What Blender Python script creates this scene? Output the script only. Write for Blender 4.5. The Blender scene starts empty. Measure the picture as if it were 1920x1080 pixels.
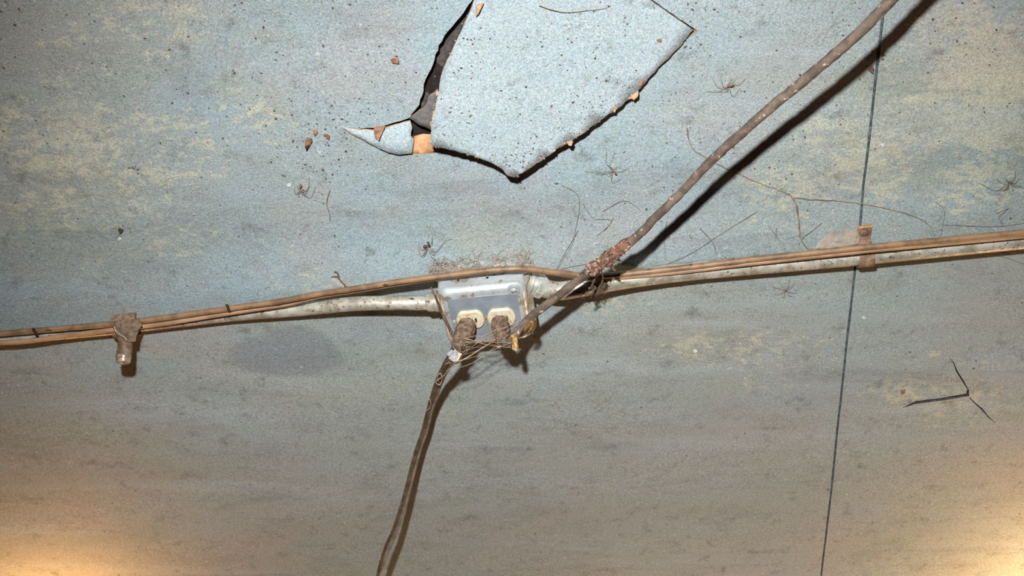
import bpy, bmesh, math, random
from mathutils import Vector, Matrix, noise, geometry
random.seed(7)
R = math.radians
# ---------------------------------------------------------------- camera, world, lights, exposure
Z_ = Vector((0, 0, 1)); F = 2059.0; TILT = R(42); H = 2.4; CZ = H - 0.988
CAM = Vector((0, 0, CZ))
FW = Vector((0, math.sin(TILT), math.cos(TILT))); UP = Vector((0, -math.cos(TILT), math.sin(TILT))); RT = Vector((1, 0, 0))
scn = bpy.context.scene
col = scn.collection
cd = bpy.data.cameras.new('camera'); co = bpy.data.objects.new('camera', cd); col.objects.link(co)
cd.sensor_width = 36; cd.lens = 36 * F / 1920; cd.clip_start = 0.02
co.location = CAM; co.rotation_euler = (R(180) - TILT, 0, 0)
scn.camera = co
w = bpy.data.worlds.new('world'); scn.world = w; w.use_nodes = True
w.node_tree.nodes['Background'].inputs[0].default_value = (1.0, 0.22, 0.28, 1)
w.node_tree.nodes['Background'].inputs[1].default_value = 0.011
scn.view_settings.view_transform = 'Standard'; scn.view_settings.look = 'None'
scn.view_settings.exposure = 0.2; scn.view_settings.gamma = 1.0
scn.view_settings.use_curve_mapping = False


def ray(x, y):
    return FW * F + RT * (x - 960) - UP * (y - 540)


def at(x, y, d=0.0):
    """pixel -> point lying d metres below the ceiling plane"""
    r = ray(x, y)
    return CAM + r * ((H - d - CZ) / r.z)


def light(name, kind, loc, energy, color, size, aim=None, spot=None, blend=1.0):
    ld = bpy.data.lights.new(name, kind); ld.energy = energy; ld.color = color
    if kind in ('POINT', 'SPOT'):
        ld.shadow_soft_size = size
    if kind == 'SPOT':
        ld.spot_size = spot; ld.spot_blend = blend
    o = bpy.data.objects.new(name, ld); col.objects.link(o); o.location = loc
    if aim is not None:
        o.rotation_euler = (aim - Vector(loc)).to_track_quat('-Z', 'Y').to_euler()
    return o


# the photographer's flash gun above the lens
light('camera_flash', 'SPOT', (-0.09, -0.14, 1.55), 124, (1.0, 0.985, 0.965), 0.018, aim=at(1150, 1020), spot=R(91), blend=1.0)
# two warm bulbs hanging further down the room, outside the frame
light('bulb_far_left', 'POINT', at(110, 1120) + Vector((0, 0.04, -0.15)), 4.6, (1.0, 0.46, 0.14), 0.03)
light('bulb_far_right', 'POINT', at(1990, 1110) + Vector((0.03, 0.0, -0.19)), 9.5, (1.0, 0.57, 0.24), 0.03)
light('warm_fill_end', 'POINT', (0.30, 2.05, 2.10), 10, (1.0, 0.64, 0.42), 0.04)  # added warm fill for the lower ceiling, not a bulb of the room


# ---------------------------------------------------------------- node helper
class V:
    def __init__(s, t, sock): s.t = t; s.s = sock
    def _m(s, op, b, rev=False):
        n = s.t.nodes.new('ShaderNodeMath'); n.operation = op
        a, c = (b, s) if rev else (s, b)
        for i, q in enumerate((a, c)):
            if isinstance(q, V): s.t.links.new(q.s, n.inputs[i])
            elif q is not None: n.inputs[i].default_value = q
        return V(s.t, n.outputs[0])
    def __add__(s, b): return s._m('ADD', b)
    __radd__ = __add__
    def __sub__(s, b): return s._m('SUBTRACT', b)
    def __rsub__(s, b): return s._m('SUBTRACT', b, True)
    def __mul__(s, b): return s._m('MULTIPLY', b)
    __rmul__ = __mul__
    def mx(s, b): return s._m('MAXIMUM', b)
    def mn(s, b): return s._m('MINIMUM', b)
    def abs(s): return s._m('ABSOLUTE', None)
    def ss(s, a, b):
        n = s.t.nodes.new('ShaderNodeMapRange'); n.interpolation_type = 'SMOOTHSTEP'
        s.t.links.new(s.s, n.inputs['Value']); n.inputs['From Min'].default_value = a; n.inputs['From Max'].default_value = b
        return V(s.t, n.outputs[0])


class Mat:
    def __init__(s, name, rough=0.8, metal=0.0, spec=0.3):
        s.m = bpy.data.materials.new(name); s.m.use_nodes = True; s.t = s.m.node_tree
        s.b = s.t.nodes['Principled BSDF']
        s.b.inputs['Roughness'].default_value = rough; s.b.inputs['Metallic'].default_value = metal
        s.b.inputs['Specular IOR Level'].default_value = spec
        s.pos = s.t.nodes.new('ShaderNodeTexCoord').outputs['Object']
    def noise(s, scale, detail=3, rough=0.55, stretch=None, col=False, dist=0):
        n = s.t.nodes.new('ShaderNodeTexNoise'); n.inputs['Scale'].default_value = scale
        n.inputs['Detail'].default_value = detail; n.inputs['Roughness'].default_value = rough
        n.inputs['Distortion'].default_value = dist
        src = s.pos
        if stretch:
            mp = s.t.nodes.new('ShaderNodeMapping'); mp.inputs['Scale'].default_value = stretch
            s.t.links.new(s.pos, mp.inputs[0]); src = mp.outputs[0]
        s.t.links.new(src, n.inputs['Vector'])
        return n.outputs['Color'] if col else V(s.t, n.outputs['Fac'])
    def gauss(s, px, py, rx, ry, rot=0):
        """soft elliptical region (1 inside .. 0 outside): returns normalised radius"""
        c = at(px, py); a = (at(px + 1, py) - c).length; b = (at(px, py + 1) - c).length
        mp = s.t.nodes.new('ShaderNodeMapping'); mp.vector_type = 'TEXTURE'
        mp.inputs['Location'].default_value = (c.x, c.y, H); mp.inputs['Rotation'].default_value = (0, 0, R(rot))
        mp.inputs['Scale'].default_value = (rx * a, ry * b, 1)
        s.t.links.new(s.pos, mp.inputs[0])
        sp = s.t.nodes.new('ShaderNodeSeparateXYZ'); s.t.links.new(mp.outputs[0], sp.inputs[0])
        x, y = V(s.t, sp.outputs[0]), V(s.t, sp.outputs[1])
        return (x * x + y * y)._m('POWER', 0.5)
    def mix(s, f, a, b, mode='MIX'):
        n = s.t.nodes.new('ShaderNodeMix'); n.data_type = 'RGBA'; n.blend_type = mode
        if isinstance(f, V): s.t.links.new(f.s, n.inputs[0])
        else: n.inputs[0].default_value = f
        for q, i in ((a, 6), (b, 7)):
            if isinstance(q, tuple): n.inputs[i].default_value = (*q[:3], 1)
            else: s.t.links.new(q, n.inputs[i])
        return n.outputs[2]
    def out(s, c, bump=None, strength=0.3, dist=0.001, rough=None):
        if isinstance(c, tuple): s.b.inputs['Base Color'].default_value = (*c[:3], 1)
        else: s.t.links.new(c, s.b.inputs['Base Color'])
        if bump is not None:
            n = s.t.nodes.new('ShaderNodeBump'); n.inputs['Strength'].default_value = strength
            n.inputs['Distance'].default_value = dist
            s.t.links.new(bump.s, n.inputs['Height']); s.t.links.new(n.outputs[0], s.b.inputs['Normal'])
        if rough is not None: s.t.links.new(rough.s, s.b.inputs['Roughness'])
        return s.m


def simple(name, c1, c2, scale=60, rough=0.8, metal=0.0, lo=0.4, hi=0.6, bump=0.4, spec=0.3, c3=None, s3=200, t3=0.62):
    m = Mat(name, rough, metal, spec)
    n = m.noise(scale, 5, 0.6)
    c = m.mix(n.ss(lo, hi), c1, c2)
    if c3: c = m.mix(m.noise(s3, 3, 0.6).ss(t3, t3 + 0.06), c, c3)
    return m.out(c, m.noise(scale * 4, 3), bump, 0.0006)


# ---- painted fibre board of the ceiling
def board_material(name, piece=False):
    m = Mat(name, 0.72, 0, 0.25)
    big = m.noise(3.2, 4, 0.55, (0.8, 1.5, 1))
    big2 = m.noise(6.5, 5, 0.6, (0.7, 1.6, 1))
    blue, grey, green = (0.335, 0.422, 0.452), (0.360, 0.368, 0.325), (0.365, 0.395, 0.335)
    if piece:
        c = m.mix(big2.ss(0.35, 0.65), (0.365, 0.445, 0.48), (0.40, 0.475, 0.505))
    else:
        c = m.mix(big.ss(0.38, 0.62), blue, (0.335, 0.395, 0.390))
        c = m.mix(big2.ss(0.52, 0.68) * 0.6, c, green)
        # bluer, cleaner strip around the hole and towards the middle
        g = m.gauss(1000, 210, 560, 330)
        c = m.mix((1 - g.ss(0.3, 1.3)) * 0.55, c, (0.345, 0.455, 0.505))
        # grey patches, mostly towards the edges
        for (x, y, rx, ry, k) in ((60, 270, 330, 330, .6), (170, 40, 300, 120, .4), (1880, 560, 160, 120, .5), (1300, 640, 260, 110, .5), (60, 830, 300, 160, .75),
                                  (960, 1000, 1300, 260, .55), (1620, 840, 420, 130, .35)):
            g = m.gauss(x, y, rx, ry)
            c = m.mix((1 - (g + (big2 - 0.5) * 1.2).ss(0.3, 1.25)) * k, c, grey)
        # cream distemper showing through in flecks
        reg = None
        for (x, y, rx, ry, k) in ((130, 320, 360, 210, .80), (230, 60, 340, 150, .62), (420, 250, 240, 130, .5), (1880, 170, 260, 190, 1.25), (1600, 300, 260, 150, .85),
                                  (1470, 350, 160, 90, .75), (1780, 60, 170, 100, .85), (1300, 640, 200, 70, .5), (1700, 230, 130, 200, .8), (320, 440, 200, 80, .6),
                                  (560, 520, 220, 70, .45), (1150, 570, 150, 50, .5), (1450, 670, 200, 90, .6), (1720, 740, 220, 110, .6), (1850, 330, 190, 100, .8), (700, 30, 160, 60, .4)):
            q = (1 - m.gauss(x, y, rx, ry).ss(0.05, 1.35)) * k
            reg = q if reg is None else reg.mx(q)
        n = m.noise(13, 8, 0.7, (0.8, 1.2, 1)) * 0.45 + m.noise(75, 6, 0.75, (0.75, 1.25, 1)) * 0.55
        f = (n + reg * 0.20).ss(0.60, 0.68)
        c = m.mix(f * 0.72, c, (0.57, 0.565, 0.43))
        c = m.mix(m.noise(14, 7, 0.72, (0.8, 1.3, 1)).ss(0.50, 0.66) * 0.38, c, (0.25, 0.27, 0.25))
        # weak rosy and greenish casts of old distemper
        c = m.mix(m.noise(4.5, 6, 0.65).ss(0.50, 0.66) * 0.35, c, (0.41, 0.37, 0.345))
        c = m.mix(m.noise(8, 6, 0.7, dist=0.6).ss(0.53, 0.68) * 0.40, c, (0.315, 0.37, 0.305))
        # oval damp mark left below the pipe
        g = m.gauss(540, 668, 128, 46, -3) + (m.noise(11, 5) - 0.5) * 1.3
        c = m.mix((1 - g.ss(0.6, 1.1)) * 0.72, c, (0.235, 0.265, 0.295))
        c = m.mix((1 - (g - 0.85).abs().ss(0.0, 0.2)) * 0.25, c, (0.20, 0.235, 0.235))
        # pale tide rings
        for (x, y, rx, ry) in ((1270, 650, 190, 50), (1810, 580, 50, 14)):
            g = m.gauss(x, y, rx, ry) + (m.noise(6, 5) - 0.5) * 2.2
            c = m.mix((1 - (g - 0.9).abs().ss(0.0, 0.22)) * 0.22, c, (0.46, 0.52, 0.54))
        # wiped, streaky horizontal bands
        c = m.mix(m.noise(5, 5, 0.6, (0.35, 2.6, 1)).ss(0.52, 0.70) * 0.45, c, (0.43, 0.50, 0.53))
        c = m.mix(m.noise(7, 6, 0.7, (0.5, 2.2, 1), dist=1.0).ss(0.55, 0.70) * 0.40, c, (0.21, 0.23, 0.23))
    # mildew, specks, fibre grain
    c = m.mix(m.noise(38, 7, 0.75).ss(0.53, 0.72) * 0.55, c, (0.11, 0.115, 0.10))
    c = m.mix(m.noise(230, 3, 0.6).ss(0.655, 0.72) * 0.55, c, (0.075, 0.07, 0.06))
    c = m.mix(m.noise(150, 2, 0.5).ss(0.70, 0.74) * 0.6, c, (0.60, 0.62, 0.60))
    grain = m.noise(1250, 2, 0.7)
    c = m.mix(1.0, c, m.mix(grain.ss(0.35, 0.65), (0.60, 0.60, 0.60), (1.06, 1.06, 1.06)), 'MULTIPLY')
    tint = m.mix(0.75, (0.5, 0.5, 0.5), m.noise(700, 2, 0.7, col=True))
    c = m.mix(0.6, c, tint, 'OVERLAY')
    c = m.mix(1.0, c, m.mix(m.noise(420, 3, 0.7).ss(0.3, 0.7), (0.76, 0.76, 0.76), (1.14, 1.14, 1.14)), 'MULTIPLY')
    return m.out(c, m.noise(380, 4, 0.65) + m.noise(60, 3) * 0.6, 0.5, 0.0012)


MB = board_material('painted_fibreboard')
MP = board_material('painted_fibreboard_fresh', True)
M_edge = simple('raw_board_edge', (0.34, 0.22, 0.13), (0.50, 0.34, 0.21), 90)
M_dedge = simple('dark_board_edge', (0.10, 0.07, 0.05), (0.20, 0.14, 0.10), 90)  # darker brown edge colour for the large broken piece
M_void_shade = simple('painted_void_shade', (0.012, 0.008, 0.008), (0.02, 0.015, 0.014), 150, c3=(0.25, 0.19, 0.13), s3=230, t3=0.66)
M_raw = simple('raw_fibre', (0.38, 0.21, 0.105), (0.50, 0.29, 0.155), 120)
M_back = simple('tar_paper', (0.045, 0.04, 0.038), (0.075, 0.068, 0.064), 150, c3=(0.3, 0.25, 0.2), s3=260, t3=0.68)
M_torn = simple('torn_grey_paper', (0.10, 0.098, 0.10), (0.15, 0.14, 0.14), 120)
M_strip = simple('joint_paint', (0.045, 0.065, 0.08), (0.11, 0.145, 0.16), 140, c3=(0.4, 0.42, 0.4), s3=300, t3=0.66)
M_galv = simple('galvanised_steel', (0.62, 0.63, 0.60), (0.42, 0.42, 0.37), 70, 0.42, 0.45, 0.4, 0.66, 0.5, 0.5, c3=(0.16, 0.12, 0.07), s3=190, t3=0.63)
M_pipe = simple('dusty_steel_pipe', (0.44, 0.425, 0.37), (0.26, 0.24, 0.185), 60, 0.5, 0.3, 0.38, 0.62, 0.5, 0.5, c3=(0.12, 0.085, 0.05), s3=210, t3=0.60)
M_box = simple('box_steel', (0.52, 0.575, 0.59), (0.42, 0.46, 0.47), 30, 0.38, 0.4, 0.4, 0.6, 0.3, 0.5, c3=(0.33, 0.27, 0.19), s3=70, t3=0.56)
M_cover = simple('cover_steel', (0.29, 0.34, 0.38), (0.23, 0.28, 0.32), 40, 0.45, 0.3, 0.4, 0.6, 0.3, 0.5, c3=(0.10, 0.09, 0.07), s3=120, t3=0.69)
M_cable = simple('tan_cable_jacket', (0.25, 0.15, 0.08), (0.14, 0.082, 0.045), 45, 0.5, 0, 0.4, 0.65, 0.3, 0.5, c3=(0.07, 0.04, 0.02), s3=120, t3=0.65)
M_cable2 = simple('tan_cable_jacket_bright', (0.38, 0.23, 0.13), (0.26, 0.155, 0.085), 30, 0.42, 0, 0.4, 0.65, 0.2, 0.6)
M_cord = simple('dusty_cord', (0.075, 0.055, 0.042), (0.145, 0.108, 0.082), 75, 0.75, 0, 0.38, 0.62, 0.8, 0.3, c3=(0.46, 0.37, 0.28), s3=150, t3=0.64)
M_cord_dark = simple('brown_cord', (0.055, 0.034, 0.024), (0.10, 0.075, 0.045), 90, 0.7, 0, 0.4, 0.6, 0.6, 0.3, c3=(0.32, 0.27, 0.18), s3=200, t3=0.66)
M_cord_grey = simple('grey_brown_cord', (0.13, 0.105, 0.08), (0.19, 0.155, 0.12), 90, 0.7, 0, 0.4, 0.6, 0.6, 0.3)
M_plug = simple('dust_covered_plug', (0.085, 0.055, 0.04), (0.24, 0.17, 0.12), 160, 0.95, 0, 0.35, 0.65, 1.0, 0.1)
M_dust = simple('brown_dust', (0.10, 0.07, 0.045), (0.20, 0.145, 0.10), 200, 0.95, 0, 0.35, 0.65, 1.0, 0.1)
M_cream = simple('cream_bakelite', (0.60, 0.54, 0.39), (0.42, 0.33, 0.21), 90, 0.5, 0, 0.45, 0.7, 0.2, 0.5)
M_slot = simple('dark_slot', (0.02, 0.015, 0.01), (0.04, 0.03, 0.02))
M_screw = simple('screw_steel', (0.65, 0.68, 0.68), (0.45, 0.46, 0.44), 120, 0.35, 0.6)
M_rust = simple('rusty_strap', (0.15, 0.09, 0.055), (0.27, 0.185, 0.13), 150, 0.85, 0.1, 0.4, 0.6, 0.8)
M_orange = simple('orange_rust', (0.50, 0.22, 0.07), (0.62, 0.34, 0.14), 200, 0.7)
M_red = simple('red_brown_tape', (0.19, 0.085, 0.055), (0.085, 0.05, 0.036), 140, 0.85, 0, 0.45, 0.58, 0.9, 0.1, c3=(0.36, 0.29, 0.24), s3=200, t3=0.57)
M_fray = simple('frayed_tape', (0.22, 0.15, 0.11), (0.06, 0.04, 0.03), 170, 0.9, 0, 0.45, 0.58, 1.0, 0.15, c3=(0.52, 0.44, 0.37), s3=230, t3=0.60)
M_silver = simple('silver_tape', (0.78, 0.80, 0.84), (0.62, 0.62, 0.64), 120, 0.3, 0.2)
M_yellow = simple('yellowed_wire_end', (0.40, 0.23, 0.07), (0.14, 0.07, 0.025), 260, 0.5)
M_bolt = simple('brown_stub', (0.11, 0.068, 0.045), (0.20, 0.135, 0.09), 120, 0.6, 0, 0.4, 0.6, 0.8)
M_glass = simple('amber_stub_end', (0.17, 0.12, 0.085), (0.34, 0.26, 0.20), 180, 0.25, 0, 0.4, 0.6, 0.5, 0.7)
M_web = simple('cobweb_thread', (0.40, 0.31, 0.22), (0.25, 0.19, 0.13), 100)
M_web_dark = simple('dark_cobweb_thread', (0.10, 0.085, 0.07), (0.17, 0.14, 0.11), 100)
M_root = simple('dry_root', (0.17, 0.12, 0.075), (0.30, 0.22, 0.14), 80)
M_speck = simple('dirt_speck', (0.045, 0.032, 0.024), (0.13, 0.08, 0.05), 8, lo=0.3, hi=0.7)
M_chip = simple('wood_chip', (0.34, 0.19, 0.12), (0.17, 0.09, 0.055), 160, lo=0.4, hi=0.6)
M_spb = simple('spider_body_tan', (0.26, 0.155, 0.08), (0.13, 0.075, 0.04), 400)
M_spl = simple('spider_leg', (0.13, 0.095, 0.07), (0.20, 0.15, 0.11), 200)
M_spd = simple('spider_body_dark', (0.035, 0.02, 0.016), (0.09, 0.03, 0.018), 300, 0.2, spec=0.7)

# web sheet : thin dusty veil, really translucent
mw = Mat('cobweb_veil', 1.0, 0, 0.0)
mw.out(mw.mix(mw.noise(40, 4).ss(.35, .65), (0.36, 0.27, 0.20), (0.50, 0.41, 0.33)))
av = (mw.noise(35, 6, 0.7).ss(0.3, 0.75) * 0.35 + mw.noise(300, 3, 0.7).ss(0.4, 0.6) * 0.2 + 0.28)
mw.t.links.new(av.s, mw.b.inputs['Alpha']); M_veil = mw.m


# ---------------------------------------------------------------- object helpers
def link(name, me, mats, parent=None, smooth=True):
    me.name = name
    for m in (mats if isinstance(mats, (list, tuple)) else [mats]): me.materials.append(m)
    if smooth:
        for p in me.polygons: p.use_smooth = True
    o = bpy.data.objects.new(name, me); col.objects.link(o)
    if parent: o.parent = parent
    return o


def from_bm(name, bm, mats, parent=None, smooth=False, ang=35):
    me = bpy.data.meshes.new(name)
    bmesh.ops.recalc_face_normals(bm, faces=bm.faces)
    if smooth:
        for e in bm.edges:
            if len(e.link_faces) == 2 and e.calc_face_angle(0) > R(ang): e.smooth = False
    bm.to_mesh(me); bm.free()
    return link(name, me, mats, parent, smooth)


def tag(o, label=None, cat=None, group=None, kind=None):
    if label: o['label'] = label
    if cat: o['category'] = cat
    if group: o['group'] = group
    if kind: o['kind'] = kind
    return o


def thing(name, label, cat, group=None, kind=None, loc=None):
    """Empty that stays at the origin of its parts' coordinates (parts carry world coordinates)."""
    o = bpy.data.objects.new(name, None); col.objects.link(o); o.empty_display_size = 0.02
    if loc is not None: o.location = loc
    return tag(o, label, cat, group, kind)


def settle(root):
    """put the Empty at its parts' base without moving them"""
    bpy.context.view_layer.update()
    pts = []
    for c in root.children:
        if c.type == 'MESH': pts += [v.co for v in c.data.vertices]
    cen = sum(pts, Vector()) / len(pts); cen.z = max(p.z for p in pts)
    root.location = cen
    done = set()
    def shift(o):
        if o.type == 'MESH' and o.data.name not in done:
            o.data.transform(Matrix.Translation(-cen)); done.add(o.data.name)
        for k in o.children: shift(k)
    for c in root.children: shift(c)


def smooth_path(pts, n=8):
    out = []
    P = [pts[0] * 2 - pts[1]] + list(pts) + [pts[-1] * 2 - pts[-2]]
    for i in range(1, len(P) - 2):
        for k in range(n):
            t = k / n; a, b, c, d = P[i - 1], P[i], P[i + 1], P[i + 2]
            out.append(0.5 * ((2 * b) + (c - a) * t + (2 * a - 5 * b + 4 * c - d) * t * t + (3 * b - a - 3 * c + d) * t ** 3))
    out.append(P[-2].copy())
    return out


def add_tube(bm, pts, r, seg=10, cap=True, jit=0.0, seed=0, mi=0):
    """tube along pts; r a number or list"""
    n = len(pts); rings = []
    t0 = (pts[1] - pts[0]).normalized()
    nrm = t0.orthogonal().normalized()
    for i, p in enumerate(pts):
        t = (pts[min(i + 1, n - 1)] - pts[max(i - 1, 0)])
        t = t.normalized() if t.length > 1e-9 else t0
        nrm = (nrm - t * nrm.dot(t))
        nrm = nrm.normalized() if nrm.length > 1e-6 else t.orthogonal().normalized()
        bn = t.cross(nrm)
        rr = r[i] if isinstance(r, (list, tuple)) else r
        ring = []
        for k in range(seg):
            a = 2 * math.pi * k / seg
            q = rr
            if jit: q *= 1 + jit * noise.noise(Vector((p.x * 120 + seed, p.y * 120 + k * 2.1, p.z * 120 + k)))
            ring.append(bm.verts.new(p + (nrm * math.cos(a) + bn * math.sin(a)) * q))
        rings.append(ring)
    for i in range(n - 1):
        for k in range(seg):
            f = bm.faces.new((rings[i][k], rings[i][(k + 1) % seg], rings[i + 1][(k + 1) % seg], rings[i + 1][k])); f.material_index = mi
    if cap:
        bm.faces.new(rings[0][::-1]).material_index = mi; bm.faces.new(rings[-1]).material_index = mi


def tube(name, pts, r, mat, parent=None, seg=10, jit=0.0, n=8, smooth=True):
    sp = smooth_path(pts, n) if n > 1 else pts
    if isinstance(r, (list, tuple)):
        rr = []
        for i in range(len(sp)):
            t = i / (len(sp) - 1) * (len(r) - 1); a = int(min(t, len(r) - 2)); rr.append(r[a] + (r[a + 1] - r[a]) * (t - a))
        r = rr
    bm = bmesh.new(); add_tube(bm, sp, r, seg, True, jit, random.random() * 50)
    return from_bm(name, bm, mat, parent, smooth, 60)


def px(*l):
    """[(x,y,d),...] -> world points"""
    return [at(*q) for q in l]


def add_prism(bm, poly, vec, mi=0):
    a = [bm.verts.new(p) for p in poly]; b = [bm.verts.new(p + vec) for p in poly]
    fs = [bm.faces.new(a), bm.faces.new(b[::-1])]
    for i in range(len(a)):
        j = (i + 1) % len(a); fs.append(bm.faces.new((a[j], a[i], b[i], b[j])))
    for f in fs: f.material_index = mi
    return fs


def add_box(bm, o, ax, ay, az, mi=0):
    return add_prism(bm, [o, o + ax, o + ax + ay, o + ay], az, mi)


def add_cyl(bm, c, axis, r, h, seg=20, r2=None, mi=0):
    axis = axis.normalized(); u = axis.orthogonal().normalized(); v = axis.cross(u)
    r2 = r if r2 is None else r2
    a = [bm.verts.new(c + (u * math.cos(2 * math.pi * k / seg) + v * math.sin(2 * math.pi * k / seg)) * r) for k in range(seg)]
    b = [bm.verts.new(c + axis * h + (u * math.cos(2 * math.pi * k / seg) + v * math.sin(2 * math.pi * k / seg)) * r2) for k in range(seg)]
    fs = [bm.faces.new(a[::-1]), bm.faces.new(b)] + [bm.faces.new((a[k], a[(k + 1) % seg], b[(k + 1) % seg], b[k])) for k in range(seg)]
    for f in fs: f.material_index = mi


def add_lathe(bm, c, axis, prof, seg=24, mi=0):
    """prof = [(distance along axis, radius)]"""
    pts = [c + axis.normalized() * h for h, _ in prof]
    axis = axis.normalized(); u = axis.orthogonal().normalized(); v = axis.cross(u)
    rings = [[bm.verts.new(p + (u * math.cos(2 * math.pi * k / seg) + v * math.sin(2 * math.pi * k / seg)) * max(r, 1e-5)) for k in range(seg)] for p, (_, r) in zip(pts, prof)]
    for i in range(len(rings) - 1):
        for k in range(seg):
            bm.faces.new((rings[i][k], rings[i][(k + 1) % seg], rings[i + 1][(k + 1) % seg], rings[i + 1][k])).material_index = mi
    bm.faces.new(rings[0][::-1]).material_index = mi; bm.faces.new(rings[-1]).material_index = mi


def ellipsoid(bm, c, axis, L, W, Hh=None, mi=0, seg=12):
    prof = []
    for i in range(9):
        a = math.pi * i / 8; prof.append((-math.cos(a) * L, math.sin(a) * W))
    add_lathe(bm, c, axis, prof, seg, mi)


def inside(p, poly):
    x, y = p; c = False; j = len(poly) - 1
    for i in range(len(poly)):
        xi, yi = poly[i]; xj, yj = poly[j]
        if (yi > y) != (yj > y) and x < (xj - xi) * (y - yi) / (yj - yi) + xi: c = not c
        j = i
    return c


def jag(poly, step=9, amp=1.4, closed=True, seed=1):
    """roughen a pixel outline"""
    rnd = random.Random(seed); out = []
    m = len(poly)
    for i in range(m if closed else m - 1):
        a, b = poly[i], poly[(i + 1) % m]
        L = math.hypot(b[0] - a[0], b[1] - a[1]); k = max(1, int(L / step))
        nx, ny = -(b[1] - a[1]) / L, (b[0] - a[0]) / L
        for q in range(k):
            t = q / k; j = rnd.uniform(-amp, amp) if q else 0
            out.append((a[0] + (b[0] - a[0]) * t + nx * j, a[1] + (b[1] - a[1]) * t + ny * j))
    return out


# ---------------------------------------------------------------- the ceiling
U = Vector((math.cos(R(-7.2)), math.sin(R(-7.2)), 0)); W = Vector((-U.y, U.x, 0))   # along the pipe / along the board joint
CH = [at(0, 632), at(960, 545), at(1920, 455)]


def relief(x, y):
    """gentle sag and waves of old board, metres (negative = lower)"""
    p = Vector((x, y, 0))
    u = p.dot(U); v = p.dot(W)
    z = 0.0030 * noise.noise(Vector((u * 2.2, v * 6.5, 1.7))) + 0.0011 * noise.noise(Vector((u * 5, v * 17, 5.1)))
    # ridge where the pipe pulls the boards against the joist
    c = at(960, 520).dot(W)
    z -= 0.0034 * math.exp(-((v - c + 0.015) / 0.032) ** 2)
    z += 0.0022 * math.exp(-((v - c + 0.085) / 0.032) ** 2)
    q = at(540, 668)
    z += 0.0016 * math.exp(-((x - q.x) / 0.10) ** 2 - ((y - q.y) / 0.05) ** 2)
    return z


def surf(px_, py_, lift=0.0):
    p = at(px_, py_); p.z = H + relief(p.x, p.y) - lift
    return p


# hole left by the broken board
HOLE = jag([(888, -6), (874, 16), (863, 32), (848, 50), (833, 68), (822, 86), (815, 112), (803, 140), (798, 150), (794, 172), (786, 198), (778, 208), (767, 220)], 8, 2.0, False, 3) \
    + jag([(768, 222), (735, 232), (705, 240), (672, 243), (650, 240), (634, 233)], 8, 1.2, False, 4) \
    + jag([(634, 233), (652, 250), (675, 262), (700, 276), (730, 288), (752, 292), (790, 290), (813, 289), (818, 276), (850, 276), (900, 284), (945, 303), (966, 316), (1000, 296), (1060, 250), (1120, 212), (1175, 170), (1230, 108), (1262, 82)], 8, 1.4, False, 5) \
    + jag([(1262, 82), (1282, 78), (1309, 58), (1285, 42), (1252, 20), (1224, 0), (1150, -60), (1050, -130), (960, -120)], 10, 0.9, False, 6)
# (crack outline: main slit, hairline up, hairline down)
MAIN = jag([(1690, 766), (1717, 752.5), (1765, 747), (1812, 739), (1814, 731), (1817, 731), (1817.5, 744), (1790, 748), (1765, 752), (1718, 758)], 12, 0.5, True, 8)
HAIR = [[(1813.3, 730.5), (1803, 713), (1793, 697), (1788, 682), (1778, 666), (1789.5, 681.5), (1795.5, 696), (1805.5, 712), (1816.3, 730)],
        [(1818.5, 746), (1830, 757), (1844, 769), (1853, 781), (1872, 799), (1852, 783), (1842.3, 771), (1829, 759), (1817.5, 747)]]


def world_poly(poly): return [(q.x, q.y) for q in (at(*p) for p in poly)]


holes = [world_poly(HOLE), world_poly(MAIN)] + [world_poly(h) for h in HAIR]
S0, S1 = at(1655, 30), at(1560, 1080)
SU = S0.dot(U)                       # joint position measured across
GAPW = 0.0014


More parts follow.
